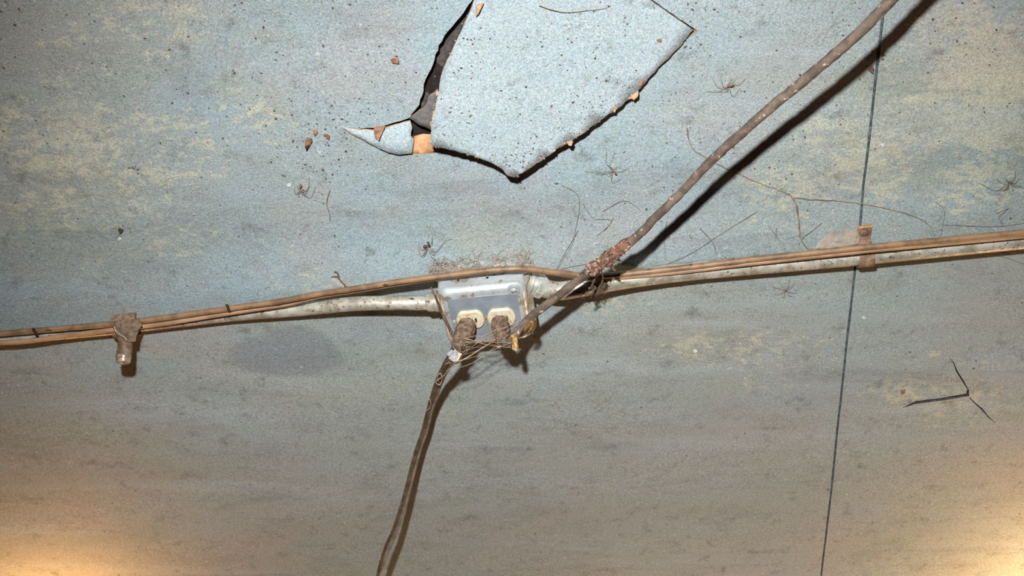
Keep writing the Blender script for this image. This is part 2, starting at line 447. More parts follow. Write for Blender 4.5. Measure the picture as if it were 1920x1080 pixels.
def panel(name, u0, u1, holes, parent, mats, fine):
    v0, v1 = -0.9, 3.6
    def P(u, v): q = U * u + W * v; return (q.x, q.y)
    outer = []
    nn = 150
    bw = lambda v: 0.0005 * noise.noise(Vector((v * 30, u0, 0)))
    outer += [P(u0 + bw(v0 + (v1 - v0) * i / nn), v0 + (v1 - v0) * i / nn) for i in range(nn)]
    outer += [P(u0 + (u1 - u0) * i / 20, v1) for i in range(20)]
    outer += [P(u1 + bw(v1 - (v1 - v0) * i / nn), v1 - (v1 - v0) * i / nn) for i in range(nn)]
    outer += [P(u1 - (u1 - u0) * i / 20, v0) for i in range(20)]
    verts, edges = [], []
    def loop(l):
        b = len(verts); verts.extend(Vector(p) for p in l); edges.extend((b + i, b + (i + 1) % len(l)) for i in range(len(l)))
    loop(outer)
    for h in holes: loop(h)
    def grid(ua, ub, va, vb, st, ex=None):
        u = ua
        while u < ub:
            v = va
            while v < vb:
                if not (ex and ex[0] < u < ex[1] and ex[2] < v < ex[3]):
                    verts.append(Vector(P(u + random.uniform(-.2, .2) * st, v + random.uniform(-.2, .2) * st)))
                v += st
            u += st
    lo, hi = max(u0 + 0.01, fine[0]), min(u1 - 0.01, fine[1])
    grid(lo, hi, 0.35, 1.75, 0.0135)
    grid(u0 + 0.1, u1 - 0.1, v0 + 0.1, v1 - 0.1, 0.14, (fine[0] - .05, fine[1] + .05, 0.3, 1.8))
    vo, eo, fo = geometry.delaunay_2d_cdt(verts, edges, [], 0, 1e-7)[:3]
    bm = bmesh.new()
    bv = [bm.verts.new((p.x, p.y, H + relief(p.x, p.y))) for p in vo]
    for f in fo:
        c = (sum(vo[i].x for i in f) / 3, sum(vo[i].y for i in f) / 3)
        if not inside(c, outer) or any(inside(c, h) for h in holes): continue
        bm.faces.new([bv[i] for i in f])
    for vtx in [q for q in bm.verts if not q.link_faces]: bm.verts.remove(vtx)
    be = [e for e in bm.edges if len(e.link_faces) == 1]
    up = {}
    for e in be:
        for q in e.verts:
            if q not in up: up[q] = bm.verts.new(q.co + Vector((0, 0, 0.012)))
    for e in be:
        a, b = e.verts
        bm.faces.new((a, b, up[b], up[a])).material_index = 1
    me = bpy.data.meshes.new(name); bmesh.ops.recalc_face_normals(bm, faces=bm.faces); 
    for e in bm.edges:
        if len(e.link_faces) == 2 and e.calc_face_angle(0) > R(50): e.smooth = False
    bm.to_mesh(me); bm.free()
    return link(name, me, mats, parent, True)


ceiling = bpy.data.objects.new('ceiling', None); col.objects.link(ceiling); ceiling['kind'] = 'structure'
FU = (-1.15, 1.05)
left_panel = panel('ceiling_panel', SU - 2.44, SU - GAPW, holes[:1], ceiling, [MB, M_edge], FU)
right_panel = panel('ceiling_panel', SU + GAPW, SU + 2.44, holes[1:], ceiling, [MB, M_back], FU)
tag(left_panel, 'blue-grey board with the broken hole'); tag(right_panel, 'blue-grey board right of the joint, with the angled crack')
# recessed joint filler
bm = bmesh.new()
n = 260; prev = None
for i in range(n + 1):
    v = -0.9 + 4.5 * i / n
    row = []
    for s in (-1, 1):
        q = U * (SU + s * 0.004) + W * v
        row.append(bm.verts.new((q.x, q.y, H + relief(q.x, q.y) + 0.0022 + 0.0004 * noise.noise(q * 60))))
    if prev: bm.faces.new((prev[0], prev[1], row[1], row[0]))
    prev = row
from_bm('joint_filler', bm, M_strip, ceiling, True)
# dark sheathing in the void above
bm = bmesh.new(); add_box(bm, Vector((-2.6, -1.2, H + 0.018)), Vector((5.6, 0, 0)), Vector((0, 5.2, 0)), Vector((0, 0, 0.02)))
from_bm('sheathing', bm, M_back, ceiling)


def plane_hit(x, y, A, n):
    r = ray(x, y); return CAM + r * ((A - CAM).dot(n) / r.dot(n))


def slab(name, outline, tri, thick, mats, parent, bow=0.0, step=0.016, seed=0):
    """tilted piece of board: pixel outline on the plane through three (x,y,d) points"""
    A, B, C_ = (at(*t) for t in tri); nrm = (B - A).cross(C_ - A).normalized()
    if nrm.z > 0: nrm = -nrm                       # faces down
    e1 = (B - A).normalized(); e2 = nrm.cross(e1)
    o3 = [plane_hit(x, y, A, nrm) for x, y in outline]
    o2 = [Vector(((p - A).dot(e1), (p - A).dot(e2))) for p in o3]
    verts = list(o2); edges = [(i, (i + 1) % len(o2)) for i in range(len(o2))]
    x0, x1 = min(p.x for p in o2), max(p.x for p in o2); y0, y1 = min(p.y for p in o2), max(p.y for p in o2)
    poly = [(p.x, p.y) for p in o2]
    x = x0
    while x < x1:
        y = y0
        while y < y1:
            q = (x + random.uniform(-.2, .2) * step, y + random.uniform(-.2, .2) * step)
            if inside(q, poly): verts.append(Vector(q))
            y += step
        x += step
    vo, eo, fo = geometry.delaunay_2d_cdt(verts, edges, [], 0, 1e-7)[:3]
    bm = bmesh.new()
    def zz(p): return bow * noise.noise(Vector((p.x * 9, p.y * 9, seed)))
    bv = [bm.verts.new(A + e1 * p.x + e2 * p.y + nrm * zz(p)) for p in vo]
    for f in fo:
        c = (sum(vo[i].x for i in f) / 3, sum(vo[i].y for i in f) / 3)
        if inside(c, poly): bm.faces.new([bv[i] for i in f])
    for vtx in [q for q in bm.verts if not q.link_faces]: bm.verts.remove(vtx)
    fs = list(bm.faces); be = [e for e in bm.edges if len(e.link_faces) == 1]
    up = {v: bm.verts.new(v.co - nrm * thick) for v in list(bm.verts)}
    for f in fs: bm.faces.new([up[v] for v in reversed(f.verts)]).material_index = 1
    for e in be:
        a, b = e.verts; bm.faces.new((a, b, up[b], up[a])).material_index = 1
    for e in bm.edges:
        if len(e.link_faces) == 2 and e.calc_face_angle(0) > R(50): e.smooth = False
    me = bpy.data.meshes.new(name); bmesh.ops.recalc_face_normals(bm, faces=bm.faces); bm.to_mesh(me); bm.free()
    o = link(name, me, mats, parent, True)
    return o, (A, nrm)


FLAP = jag([(890, -2), (881, 22), (864, 60), (849, 92), (838, 114), (829, 136), (825, 152), (823, 172), (817, 197), (811, 215), (808, 234), (808, 273)], 9, 1.0, False, 11) \
    + jag([(808, 273), (835, 278), (862, 286), (895, 294), (920, 304), (942, 317), (952, 330), (966, 333), (984, 322), (1000, 312), (1028, 293), (1050, 276), (1070, 266),
           (1100, 246), (1128, 224), (1158, 204), (1180, 185), (1200, 166), (1222, 140), (1246, 115), (1274, 88), (1300, 56)], 8, 1.4, False, 12) \
    + jag([(1300, 56), (1284, 45), (1252, 23), (1222, 2), (1148, -57), (1050, -124), (962, -114)], 14, 0.6, False, 13)
flap, FP = slab('broken_piece', FLAP, ((966, 333, .031), (808, 265, .030), (1290, 60, .0015)), 0.008, [MP, M_dedge], left_panel, 0.0012)
tag(flap, 'large paler piece of board sagging out of the hole')
shard, SP = slab('broken_piece', jag([(638, 236), (668, 243), (704, 245), (735, 236), (769, 227), (773, 240), (770, 256), (776, 262), (772, 288), (750, 290), (728, 286), (700, 273), (676, 259), (655, 249)], 7, 0.8, True, 14),
                 ((700, 273, .0045), (772, 288, .0055), (735, 232, -.004)), 0.008, [MP, M_edge], left_panel, 0.0006, 0.012, 3)
tag(shard, 'small pale wedge left of the big piece')
o, _ = slab('torn_paper', jag([(819, 168), (823, 172), (816, 205), (811, 232), (808, 244), (790, 236), (768, 222), (782, 210), (797, 199), (803, 182)], 6, 1.3, True, 15),
            ((819, 168, -.002), (808, 244, .001), (770, 224, -.002)), 0.002, [M_torn, M_raw], left_panel, 0.001, 0.01, 5)
tag(o, 'dark grey torn paper backing')
o, _ = slab('raw_fibre_edge', jag([(777, 256), (794, 252), (813, 254), (813, 287), (790, 288), (771, 289), (773, 270)], 6, 1.0, True, 16),
            ((777, 256, -.006), (808, 288, -.001), (771, 289, -.001)), 0.004, [M_raw, M_raw], left_panel, 0.001, 0.01, 6)
tag(o, 'bare orange-tan fibre core')
for q in ([(766, 224), (790, 226), (812, 236), (814, 262), (790, 262), (764, 250)], [(800, 128), (815, 118), (832, 126), (830, 172), (812, 176), (794, 172), (792, 150)], [(1670, 780), (1680, 735), (1760, 650), (1840, 660), (1890, 800), (1840, 820)]):  # near-black patches: void shade painted in hole and crack, plus a speckled dark area
    bm = bmesh.new(); add_prism(bm, [at(x, y, -.0172) for x, y in jag(q, 5, 2.0, True, 30)], Z_ * .0006); o = from_bm('void_shade_patch', bm, M_void_shade, ceiling)
# crumbs of fibre along the broken edges
bm = bmesh.new(); rnd = random.Random(5)
for i in range(150):
    k = rnd.choice([0, 0, 1, 1, 2])
    poly = [(808, 273), (835, 279), (895, 295), (942, 318), (966, 334), (1000, 311), (1050, 276), (1070, 266), (1100, 246), (1158, 204), (1200, 166)] if k == 0 else \
        ([(876, 30), (851, 88), (828, 150), (815, 205), (810, 232), (808, 273)] if k == 1 else [(640, 238), (655, 250), (676, 260), (700, 275), (728, 288), (770, 292), (800, 289)])
    j = rnd.randrange(len(poly) - 1); t = rnd.random()
    x = poly[j][0] + (poly[j + 1][0] - poly[j][0]) * t + rnd.uniform(-2, 1.5); y = poly[j][1] + (poly[j + 1][1] - poly[j][1]) * t + rnd.uniform(-2.5, 0.5)
    p = plane_hit(x, y, *FP) if k < 2 else surf(x, y)
    s = rnd.uniform(.0008, .0024)
    q = [p + Vector((rnd.uniform(-1, 1), rnd.uniform(-1, 1), rnd.uniform(-.5, .2))) * s for _ in range(4)]
    vs = [bm.verts.new(v) for v in q]
    for a in ((0, 1, 2), (0, 2, 3), (0, 3, 1), (1, 3, 2)): bm.faces.new([vs[i] for i in a])
o = from_bm('fibre_crumbs', bm, M_edge, left_panel); o['kind'] = 'stuff'

# ---------------------------------------------------------------- junction box
BO = at(820, 550, .052); BW, BL, BD = 0.100, 0.088, 0.052
Z = Vector((0, 0, 1))


def bp(u, v, d):
    """box coordinates: u along the pipe, v away, d below ceiling"""
    return BO + U * u + W * v + Z * (.052 - d)


box = thing('junction_box', 'square galvanised junction box with two cream sockets, dusty, in the middle of the pipe run', 'junction box')
bm = bmesh.new()
rc = 0.012
def rrect(u0, u1, v0, v1, r, d, k=5):
    pts = []
    for cu, cv, a0 in ((u1 - r, v1 - r, 0), (u0 + r, v1 - r, 90), (u0 + r, v0 + r, 180), (u1 - r, v0 + r, 270)):
        for i in range(k + 1):
            a = R(a0 + 90 * i / k); pts.append(bp(cu + r * math.cos(a), cv + r * math.sin(a), d))
    return pts
def loft(bm, loops, capa=True, capb=True, mi=0):
    rings = [[bm.verts.new(p) for p in l] for l in loops]
    for a, b in zip(rings, rings[1:]):
        for k in range(len(a)):
            j = (k + 1) % len(a); bm.faces.new((a[k], a[j], b[j], b[k])).material_index = mi
    if capa: bm.faces.new(rings[0]).material_index = mi
    if capb: bm.faces.new(rings[-1]).material_index = mi
loft(bm, [rrect(0.001, BW - .001, 0.001, BL - .001, .006, d) for d in (0.002, 0.036)])
body = from_bm('box_body', bm, M_box, box, True)
# wall details: knockouts (recessed discs with rims) and small holes on the near wall and sides
def disc_on_wall(bm, c, axis, r, h): add_cyl(bm, c, axis, r, h, 22)
bm = bmesh.new(); add_lathe(bm, bp(.070, .001, .021), -W, [(-.001, .0115), (.0006, .0115), (.0010, .0108), (.0006, .0098), (.0003, .0096), (.0008, .004), (.0008, .0)], 24)
from_bm('knockout', bm, M_box, box, True)
bm = bmesh.new(); add_lathe(bm, bp(.025, .001, .021), -W, [(-.001, .0095), (.0006, .0095), (.0010, .0088), (.0006, .0080), (.0003, .0078), (.0008, .003), (.0008, .0)], 24)
from_bm('knockout', bm, M_box, box, True)
# extension ring / mud ring flange: lip round the box under the body
bm = bmesh.new()
loft(bm, [rrect(-.0012, BW + .0012, -.0012, BL + .0012, .007, d) for d in (0.0285, 0.0415)])
ring = from_bm('extension_ring', bm, M_box, box, True)
for u in (.024, .058):
    bm = bmesh.new(); add_cyl(bm, bp(u, -.0006, .0345), -W, .0016, .0010, 14)
    from_bm('screw_hole', bm, M_slot, ring)
bm = bmesh.new(); add_cyl(bm, bp(.066, -.0006, .0305), -W, .0010, .001, 10); from_bm('screw_hole', bm, M_slot, ring)
# raised cover with rolled edge
bm = bmesh.new()
prof = [(-.0005, .0405), (-.0015, .043), (-.0012, .046), (.0005, .0490), (.0032, .0512), (.0065, .0520)]
loft(bm, [rrect(-.0 + i, BW - i, i, BL - i, max(.013 - i, .004) if i > 0 else .012, d) for i, d in prof], True, True)
cover = from_bm('raised_cover', bm, M_box, box, True, 60)
bm = bmesh.new()
loft(bm, [rrect(.009, BW - .009, .011, BL - .007, .006, d) for d in (.0518, .0524)])
from_bm('cover_face', bm, M_cover, cover, True)
# corner ears with screws
for (u, v) in ((.088, .006), (.012, .080)):
    bm = bmesh.new(); add_cyl(bm, bp(u, v, .050), -Z, .0078, .0036, 22, .0066); from_bm('cover_ear', bm, M_box, cover, True)
    bm = bmesh.new(); add_lathe(bm, bp(u, v, .0536), -Z, [(0, .0037), (.0012, .0034), (.0019, .0022), (.0020, 0)], 16)
    add_box(bm, bp(u - .003, v - .0004, .0551), U * .006, W * .0008, -Z * .0007, 1)
    sc = from_bm('cover_screw', bm, [M_screw, M_slot], cover, True)
bm = bmesh.new(); add_lathe(bm, bp(.0865, .066, .0522), -Z, [(0, .0030), (.001, .0028), (.0016, .0015), (.0017, 0)], 14); from_bm('cover_screw', bm, M_cream, cover, True)
bm = bmesh.new(); add_lathe(bm, bp(.012, .047, .0522), -Z, [(0, .0028), (.001, .0025), (.0016, .0015), (.0017, 0)], 14); from_bm('cover_screw', bm, M_screw, cover, True)
# dusty side flange on the right, running away from the viewer
bm = bmesh.new()
add_prism(bm, [bp(BW - .004, .002, .036), bp(BW + .007, .004, .030), bp(BW + .0075, BL - .012, .040), bp(BW + .001, BL - .006, .050), bp(BW - .004, BL - .02, .0525), bp(BW - .006, .02, .0525)], Z * .0012)
o = from_bm('side_flange', bm, M_pipe, box); tag(o, 'tan dusty flange on the right side')
# sockets: round faces with flat sides
for (cx, cy, rot) in ((.0320, .0440, 0), (.0685, .0452, 0)):
    bm = bmesh.new(); loops = []
    for rr, d in ((.0165, .0520), (.0165, .0553), (.0155, .0562)):
        l = []
        for k in range(40):
            a = 2 * math.pi * k / 40; x, y = rr * math.cos(a), rr * math.sin(a)
            y = max(-rr * .80, min(rr * .80, y)); l.append(bp(cx + x, cy + y, d))
        loops.append(l)
    loft(bm, loops)
    so = from_bm('socket', bm, M_cream, box, True, 30)
    for sx, L in ((-.0062, .0075), (.0066, .0065)):
        bm = bmesh.new(); add_box(bm, bp(cx + sx - .0011, cy - L / 2, .0561), U * .0022, W * L, -Z * .0004); from_bm('socket_slot', bm, M_slot, so)
    bm = bmesh.new()
    for k in range(16): pass
    add_cyl(bm, bp(cx, cy + .0085, .0561), -Z, .0024, .0004, 14); from_bm('socket_slot', bm, M_slot, so)
bm = bmesh.new(); add_lathe(bm, bp(.0503, .0446, .0522), -Z, [(0, .0030), (.0010, .0028), (.0016, .0015), (.0017, 0)], 14)
from_bm('cover_screw', bm, M_rust, cover, True)
settle(box)

# ---------------------------------------------------------------- conduits
def ring_lathe(name, c, axis, prof, mat, parent, seg=26): 
    bm = bmesh.new(); add_lathe(bm, c, axis, prof, seg); return from_bm(name, bm, mat, parent, True, 40)


lc = thing('conduit', 'galvanised steel conduit left of the junction box, half hidden under brown cable', 'conduit')
LE = at(826, 564, .027)          # centre of the left entry
pts = [at(-260, 660, .011), at(-60, 640, .011), at(200, 616, .011), at(420, 591, .011), at(520, 583, .012), at(590, 577, .016), at(660, 570, .022), at(730, 568, .026), at(800, 568, .027), LE + Vector((0, 0, 0))]
tube('pipe', pts, 0.0088, M_pipe, lc, 20, 0.02)
ax = (at(800, 568, .027) - LE).normalized()
e = LE
ring_lathe('connector', e - ax * .002, ax, [(0, .0105), (.004, .0105), (.004, .0130), (.008, .0132), (.0085, .0115), (.012, .0118), (.017, .0112), (.019, .0100), (.0192, .0088)], M_pipe, lc)
settle(lc)

rcnd = thing('conduit', 'galvanised steel conduit running from the junction box to the right edge', 'conduit')
RE = bp(BW + .001, .018, .026)
rp = [RE, at(1040, 545, .025), at(1090, 539, .024), at(1180, 523, .019), at(1300, 508, .0145), at(1500, 490, .0140), at(1620, 479, .0140), at(1920, 449, .0140), at(2200, 421, .0140)]
tube('pipe', rp, 0.0112, M_pipe, rcnd, 20, 0.02)
ax = (rp[1] - RE).normalized()
ring_lathe('connector', RE - ax * .001, ax, [(0, .0110), (.003, .0110), (.003, .0140), (.0070, .0142), (.0072, .0118), (.0105, .0122), (.0108, .0135), (.0118, .0138), (.0125, .0135), (.022, .0133), (.0225, .0124), (.0240, .0124), (.0248, .0112), (.0265, .0108), (.0268, .0092)], M_galv, rcnd)
# hexagonal gland nut
bm = bmesh.new(); add_lathe(bm, RE + ax * .0120, ax, [(0, .0143), (.001, .0148), (.0085, .0148), (.0095, .0143)], 8)
o = from_bm('gland_nut', bm, M_galv, rcnd)
settle(rcnd)


# ---------------------------------------------------------------- brown cable run along the pipe
cab = thing('cable', 'brown two-strand cable stapled above the conduit, passing in front of the box', 'cable')
A_ = px((-260, 655, .024), (-60, 632, .024), (100, 617, .024), (220, 607, .026), (300, 597, .026), (420, 580, .026), (520, 566, .028), (600, 551, .031), (680, 539, .035), (750, 528, .038), (850, 515, .040), (920, 507, .042),
        (965, 504, .042), (1010, 507, .040), (1060, 513, .036), (1110, 518, .031), (1170, 514, .027), (1300, 500, .0275), (1400, 488, .028), (1620, 464, .0305), (1760, 451, .0285), (1920, 436, .028), (2200, 408, .028))
B_ = px((-260, 668, .0245), (-60, 647, .0240), (40, 641, .0240), (100, 633, .0240), (160, 625, .0240), (220, 617, .0245), (300, 608, .0240), (400, 592, .0240), (470, 581, .0245), (540, 570, .024), (600, 555.5, .0275), (680, 543, .031), (750, 531.5, .0345), (850, 517.5, .037), (920, 509, .0385),
        (965, 505.5, .0385), (1010, 508.5, .037), (1060, 515, .033), (1110, 521, .028), (1170, 519.5, .0265), (1300, 506.5, .0265), (1400, 494.5, .027), (1620, 470.5, .0295), (1760, 457, .0275), (1920, 442, .027), (2200, 414, .027))
o = tube('strand', A_, 0.0035, M_cable, cab, 12, 0.12)
o = tube('strand', B_, 0.0030, M_cable2, cab, 12, 0.06); tag(o, 'brighter copper-brown lower strand')
# staples
for (x, y) in ((66, 622), (428, 577)):
    bm = bmesh.new(); p = at(x, y, .0285)
    add_box(bm, p - U * .0016 - W * .006, U * .0032, W * .012, -Z * .0012); from_bm('cable_staple', bm, M_slot, cab)
settle(cab)

# ---------------------------------------------------------------- pipe clamps
def strap(bm, c, rad, width, tab, thick=.0016, flip=1, mi=0, hz=.0105):
    """one-hole strap over the pipe: c centre line point on the ceiling"""
    prof = []
    prof.append((-flip * (rad + tab), .0015)); prof.append((-flip * (rad + .002), .0015))
    for i in range(11):
        a = math.pi * (1 - i / 10); prof.append((flip * math.cos(a) * (rad + .0006), hz + math.sin(a) * (rad + .0008)))
    prof.append((flip * (rad + .0006), .0015))
    up, lo = [], []
    for i, (s, d) in enumerate(prof):
        a = prof[max(i - 1, 0)]; b = prof[min(i + 1, len(prof) - 1)]
        t = Vector((b[0] - a[0], b[1] - a[1])).normalized(); nn = Vector((-t.y, t.x)) * flip
        for w_, L in ((-width / 2, up), (width / 2, lo)):
            L.append((bm.verts.new(c + U * w_ + W * s - Z * d), bm.verts.new(c + U * w_ + W * (s + nn.x * thick) - Z * (d + nn.y * thick))))
    for i in range(len(prof) - 1):
        for q in ((up[i][0], up[i + 1][0], lo[i + 1][0], lo[i][0]), (up[i][1], lo[i][1], lo[i + 1][1], up[i + 1][1]), (up[i][0], up[i][1], up[i + 1][1], up[i + 1][0]), (lo[i][0], lo[i + 1][0], lo[i + 1][1], lo[i][1])):
            bm.faces.new(q).material_index = mi
    for L in (0, -1): bm.faces.new((up[L][0], lo[L][0], lo[L][1], up[L][1])).material_index = mi


def pipe_centre(x, y, d=.0105):
    p = at(x, y, d); p.z = H; return p


cl = thing('pipe_clamp', 'rusty dust-covered strap clamp holding the right conduit at the board joint', 'clamp')
bm = bmesh.new(); c0 = pipe_centre(1621, 479, .0140); strap(bm, c0, .0116, .017, .024, hz=.0140); o = from_bm('strap', bm, M_rust, cl, True)
bm = bmesh.new(); q = c0 - W * (.0105 + .025); add_box(bm, q - U * .0088 - Z * .0012, U * .0176, W * .0028, -Z * .0022); from_bm('bent_lip', bm, M_orange, cl)
bm = bmesh.new(); add_lathe(bm, c0 - W * (.0105 + .015) - Z * .003, -Z, [(0, .0046), (.0015, .0043), (.0026, .0028), (.0028, 0)], 16); from_bm('screw', bm, M_dust, cl, True)
settle(cl)

cl = thing('pipe_clamp', 'brown pipe clamp with a stub pointing down, wrapped in dust, left part of pipe', 'clamp')
bm = bmesh.new(); c0 = pipe_centre(238, 612, .011)
strap(bm, c0, .0112, .030, .004, .0022); from_bm('strap', bm, M_rust, cl, True)
# dusty hood over cable and pipe from which the stub comes out
bm = bmesh.new()
end = at(232, 668, .059); tip = at(230.5, 683, .067)
add_tube(bm, smooth_path([at(239, 612, .030), at(238, 626, .037), at(236, 640, .045), at(234, 655, .052), end], 6), .0088, 18, True, .08, 3); from_bm('stub', bm, M_bolt, cl, True, 60)
bm = bmesh.new()
hood = [(214, 603, .027), (238, 598, .026), (262, 599, .026), (265, 610, .029), (258, 624, .034), (254, 640, .042), (238, 643, .044), (223, 640, .042), (219, 628, .036), (212, 614, .030)]
outp = [at(x, y, d + .009) for x, y, d in hood]; inp = [at(x, y, d - .006) for x, y, d in hood]
ca = bm.verts.new(at(238, 620, .046)); va = [bm.verts.new(p) for p in outp]; vb = [bm.verts.new(p) for p in inp]
for k in range(len(va)):
    j = (k + 1) % len(va); bm.faces.new((ca, va[k], va[j])); bm.faces.new((va[k], vb[k], vb[j], va[j]))
bm.faces.new(vb[::-1])
bmesh.ops.subdivide_edges(bm, edges=bm.edges[:], cuts=2, use_grid_fill=True)
for v in bm.verts: v.co += Vector((1, 1, 1)) * .0012 * noise.noise(v.co * 140)
from_bm('dust_hood', bm, M_dust, cl, True, 50)
bm = bmesh.new(); axx = (tip - end).normalized()
add_lathe(bm, end - axx * .001, axx, [(0, .0092), (.002, .0095), (.004, .0088), ((tip - end).length * .8, .0088), ((tip - end).length, .0070), ((tip - end).length + .001, .0045)], 18)
from_bm('stub_cap', bm, M_glass, cl, True, 40)
bm = bmesh.new(); add_tube(bm, smooth_path(px((214, 612, .040), (218, 622, .044), (226, 628, .050), (234, 633, .053), (238, 638, .054)), 6), .0009, 5, True, .4)
from_bm('dust_thread', bm, M_web, cl)
settle(cl)

# ---------------------------------------------------------------- power cords with plugs
def tangle(bm, pts, rad, n, r=.00022, seed=0, length=5, step=.006):
    """wispy dust threads wound round a path"""
    rnd = random.Random(seed)
    sp = smooth_path(pts, 6)
    for _ in range(n):
        i = rnd.randrange(len(sp)); p = sp[i] + Vector([rnd.gauss(0, 1) for _ in range(3)]).normalized() * rad * rnd.uniform(.8, 1.15)
        d = Vector([rnd.gauss(0, 1) for _ in range(3)]).normalized(); L = [p]
        for k in range(length):
            d = (d + Vector([rnd.gauss(0, .7) for _ in range(3)])).normalized()
            q = L[-1] + d * step * rnd.uniform(.5, 1.3)
            # stay close to the body
            near = min(sp, key=lambda s: (s - q).length); off = q - near
            if off.length > rad * 1.25: q = near + off.normalized() * rad * 1.25
            L.append(q)
        add_tube(bm, smooth_path(L, 3), r, 4, False)


def plug(parent, base, end, r, mat, seed):
    ax = end - base; L = ax.length
    bm = bmesh.new()
    sp = [base + ax * (i / 16) for i in range(17)]
    rr = []
    for i in range(17):
        t = i / 16; rr.append(r * (1.0 if t < .55 else 1.0 - (t - .55) / .45 * .38) * (0.90 if i == 0 else 1))
    add_tube(bm, sp, rr, 20, True, .16, seed)
    o = from_bm('plug', bm, mat, parent, True, 60)
    # moulded grip ribs near the cord end
    bm = bmesh.new()
    for t in (.78, .86, .94):
        c = base + ax * t; add_lathe(bm, c, ax, [(-.0012, r * .60), (-.0008, r * .80), (.0008, r * .80), (.0012, r * .60)], 16)
    from_bm('strain_relief', bm, M_dust, o, True)
    # prongs reaching into the socket
    for s in (-1, 1):
        bm = bmesh.new(); add_box(bm, base + U * (s * .0064 - .0008) - W * .003 + Z * .007, U * .0016, W * .006, -Z * .009); from_bm('prong', bm, M_screw, o)
    bm = bmesh.new(); tangle(bm, [base, base + ax * .5, end], r * 1.02, 46, .00018, seed)
    t = from_bm('dust_threads', bm, M_web, o); t['kind'] = 'stuff'
    return o


# cord to the upper right
rcrd = thing('power_cord', 'thick dusty brown cord from the right socket sweeping to the upper right corner', 'power cord')
pb = bp(.0655, .0485, .0568) ; pe = at(941, 634, .089)
plug(rcrd, pb, pe, .0102, M_plug, 2)
cp = px((942, 634, .089), (950, 645, .092), (962, 634, .090), (975, 616, .086), (1000, 590, .082), (1040, 560, .080), (1080, 528, .080), (1110, 505, .080), (1150, 476, .082), (1190, 447, .083), (1232, 405, .085), (1278, 360, .086),
        (1330, 305, .092), (1390, 250, .097), (1450, 198, .100), (1520, 140, .101), (1590, 80, .101), (1640, 32, .102), (1690, -22, .104), (1800, -140, .11), (1930, -300, .12))
o = tube('cord', cp, [.0050, .0050, .0048, .0046, .0046, .0048, .0050, .0050, .0050, .0048, .0046, .0046, .0046, .0046, .0048, .0050, .0050, .0050, .0050, .0050, .0050], M_cord, rcrd, 14, .22)
# red tape splice
tp = px((1112, 504, .080), (1128, 492, .081), (1148, 478, .082), (1165, 465, .0825), (1182, 453, .083))
bm = bmesh.new(); add_tube(bm, smooth_path(tp, 12), [.0062 + .0018 * noise.noise(Vector((i * .21, 3, 1))) - (.0010 * max(0, i - 34) / 14) for i in range(49)], 18, True, .5, 9)
o = from_bm('tape_splice', bm, M_red, rcrd, True, 60); tag(o, 'frayed reddish tape wound round the cord')
tp2 = px((1106, 509, .080), (1118, 500, .0805), (1134, 489, .081), (1148, 479, .082), (1158, 472, .0825))
bm = bmesh.new(); add_tube(bm, smooth_path(tp2, 12), [.0064 + .0022 * noise.noise(Vector((i * .25, 8, 2))) for i in range(49)], 16, True, .7, 4); tangle(bm, tp2, .0072, 60, .00035, 8, 4, .003)
o2 = from_bm('frayed_braid', bm, M_fray, o, True, 60)
rnd = random.Random(3)
bm = bmesh.new()
for (x, y, dx, dy, wv) in ((1152, 478, 12, 12, 4), (1140, 486, 14, 22, 5), (1125, 500, -2, 12, 4), (1118, 506, -6, 8, 3), (1160, 470, 12, 6, 3)):
    a = at(x, y, .083); b = at(x + dx, y + dy, .080); s = (b - a).cross(FW).normalized() * wv * .0004
    m_ = (a + b) / 2 + Vector((rnd.uniform(-.002, .002), rnd.uniform(-.002, .002), -.002))
    f1 = [a - s, a + s, m_ + s * 1.3, b + s * .5, b - s * .5, m_ - s]
    add_prism(bm, f1, Z * .0005)
o = from_bm('tape_tail', bm, M_fray, rcrd)
bm = bmesh.new()
for (x, y) in ((1108, 548), (1103, 552), (1112, 546), (1106, 540)):
    ellipsoid(bm, at(x, y, .075), Vector((rnd.gauss(0, 1), rnd.gauss(0, 1), rnd.gauss(0, 1))), .0026, .0012)
add_tube(bm, smooth_path(px((1122, 512, .080), (1112, 530, .074), (1106, 548, .068)), 6), .0012, 6, True, .3)
add_tube(bm, smooth_path(px((1128, 508, .080), (1130, 525, .072), (1120, 545, .066)), 6), .0009, 6, True, .3)
from_bm('dangling_scrap', bm, M_dust, rcrd)
settle(rcrd)

# loose wire ends by the right plug
wire = thing('wire_end', 'short yellowed cut wire end poking out below the right plug', 'wire')
tube('insulation', px((962, 628, .094), (965, 640, .100), (967, 656, .108)), [.0036, .0040, .0036], M_yellow, wire, 12, .5)
bm = bmesh.new(); ellipsoid(bm, at(967, 655, .108), Z, .003, .0026); from_bm('cut_face', bm, M_web, wire, True)
settle(wire)
wire = thing('wire_end', 'small orange curled wire loop beside the box edge, above the yellowed end', 'wire')
tube('insulation', px((984, 620, .094), (990, 612, .095), (997, 603, .093), (998, 611, .092), (991, 622, .091)), [.0010, .0016, .0014, .0012, .0008], M_yellow, wire, 10, .4)
settle(wire)

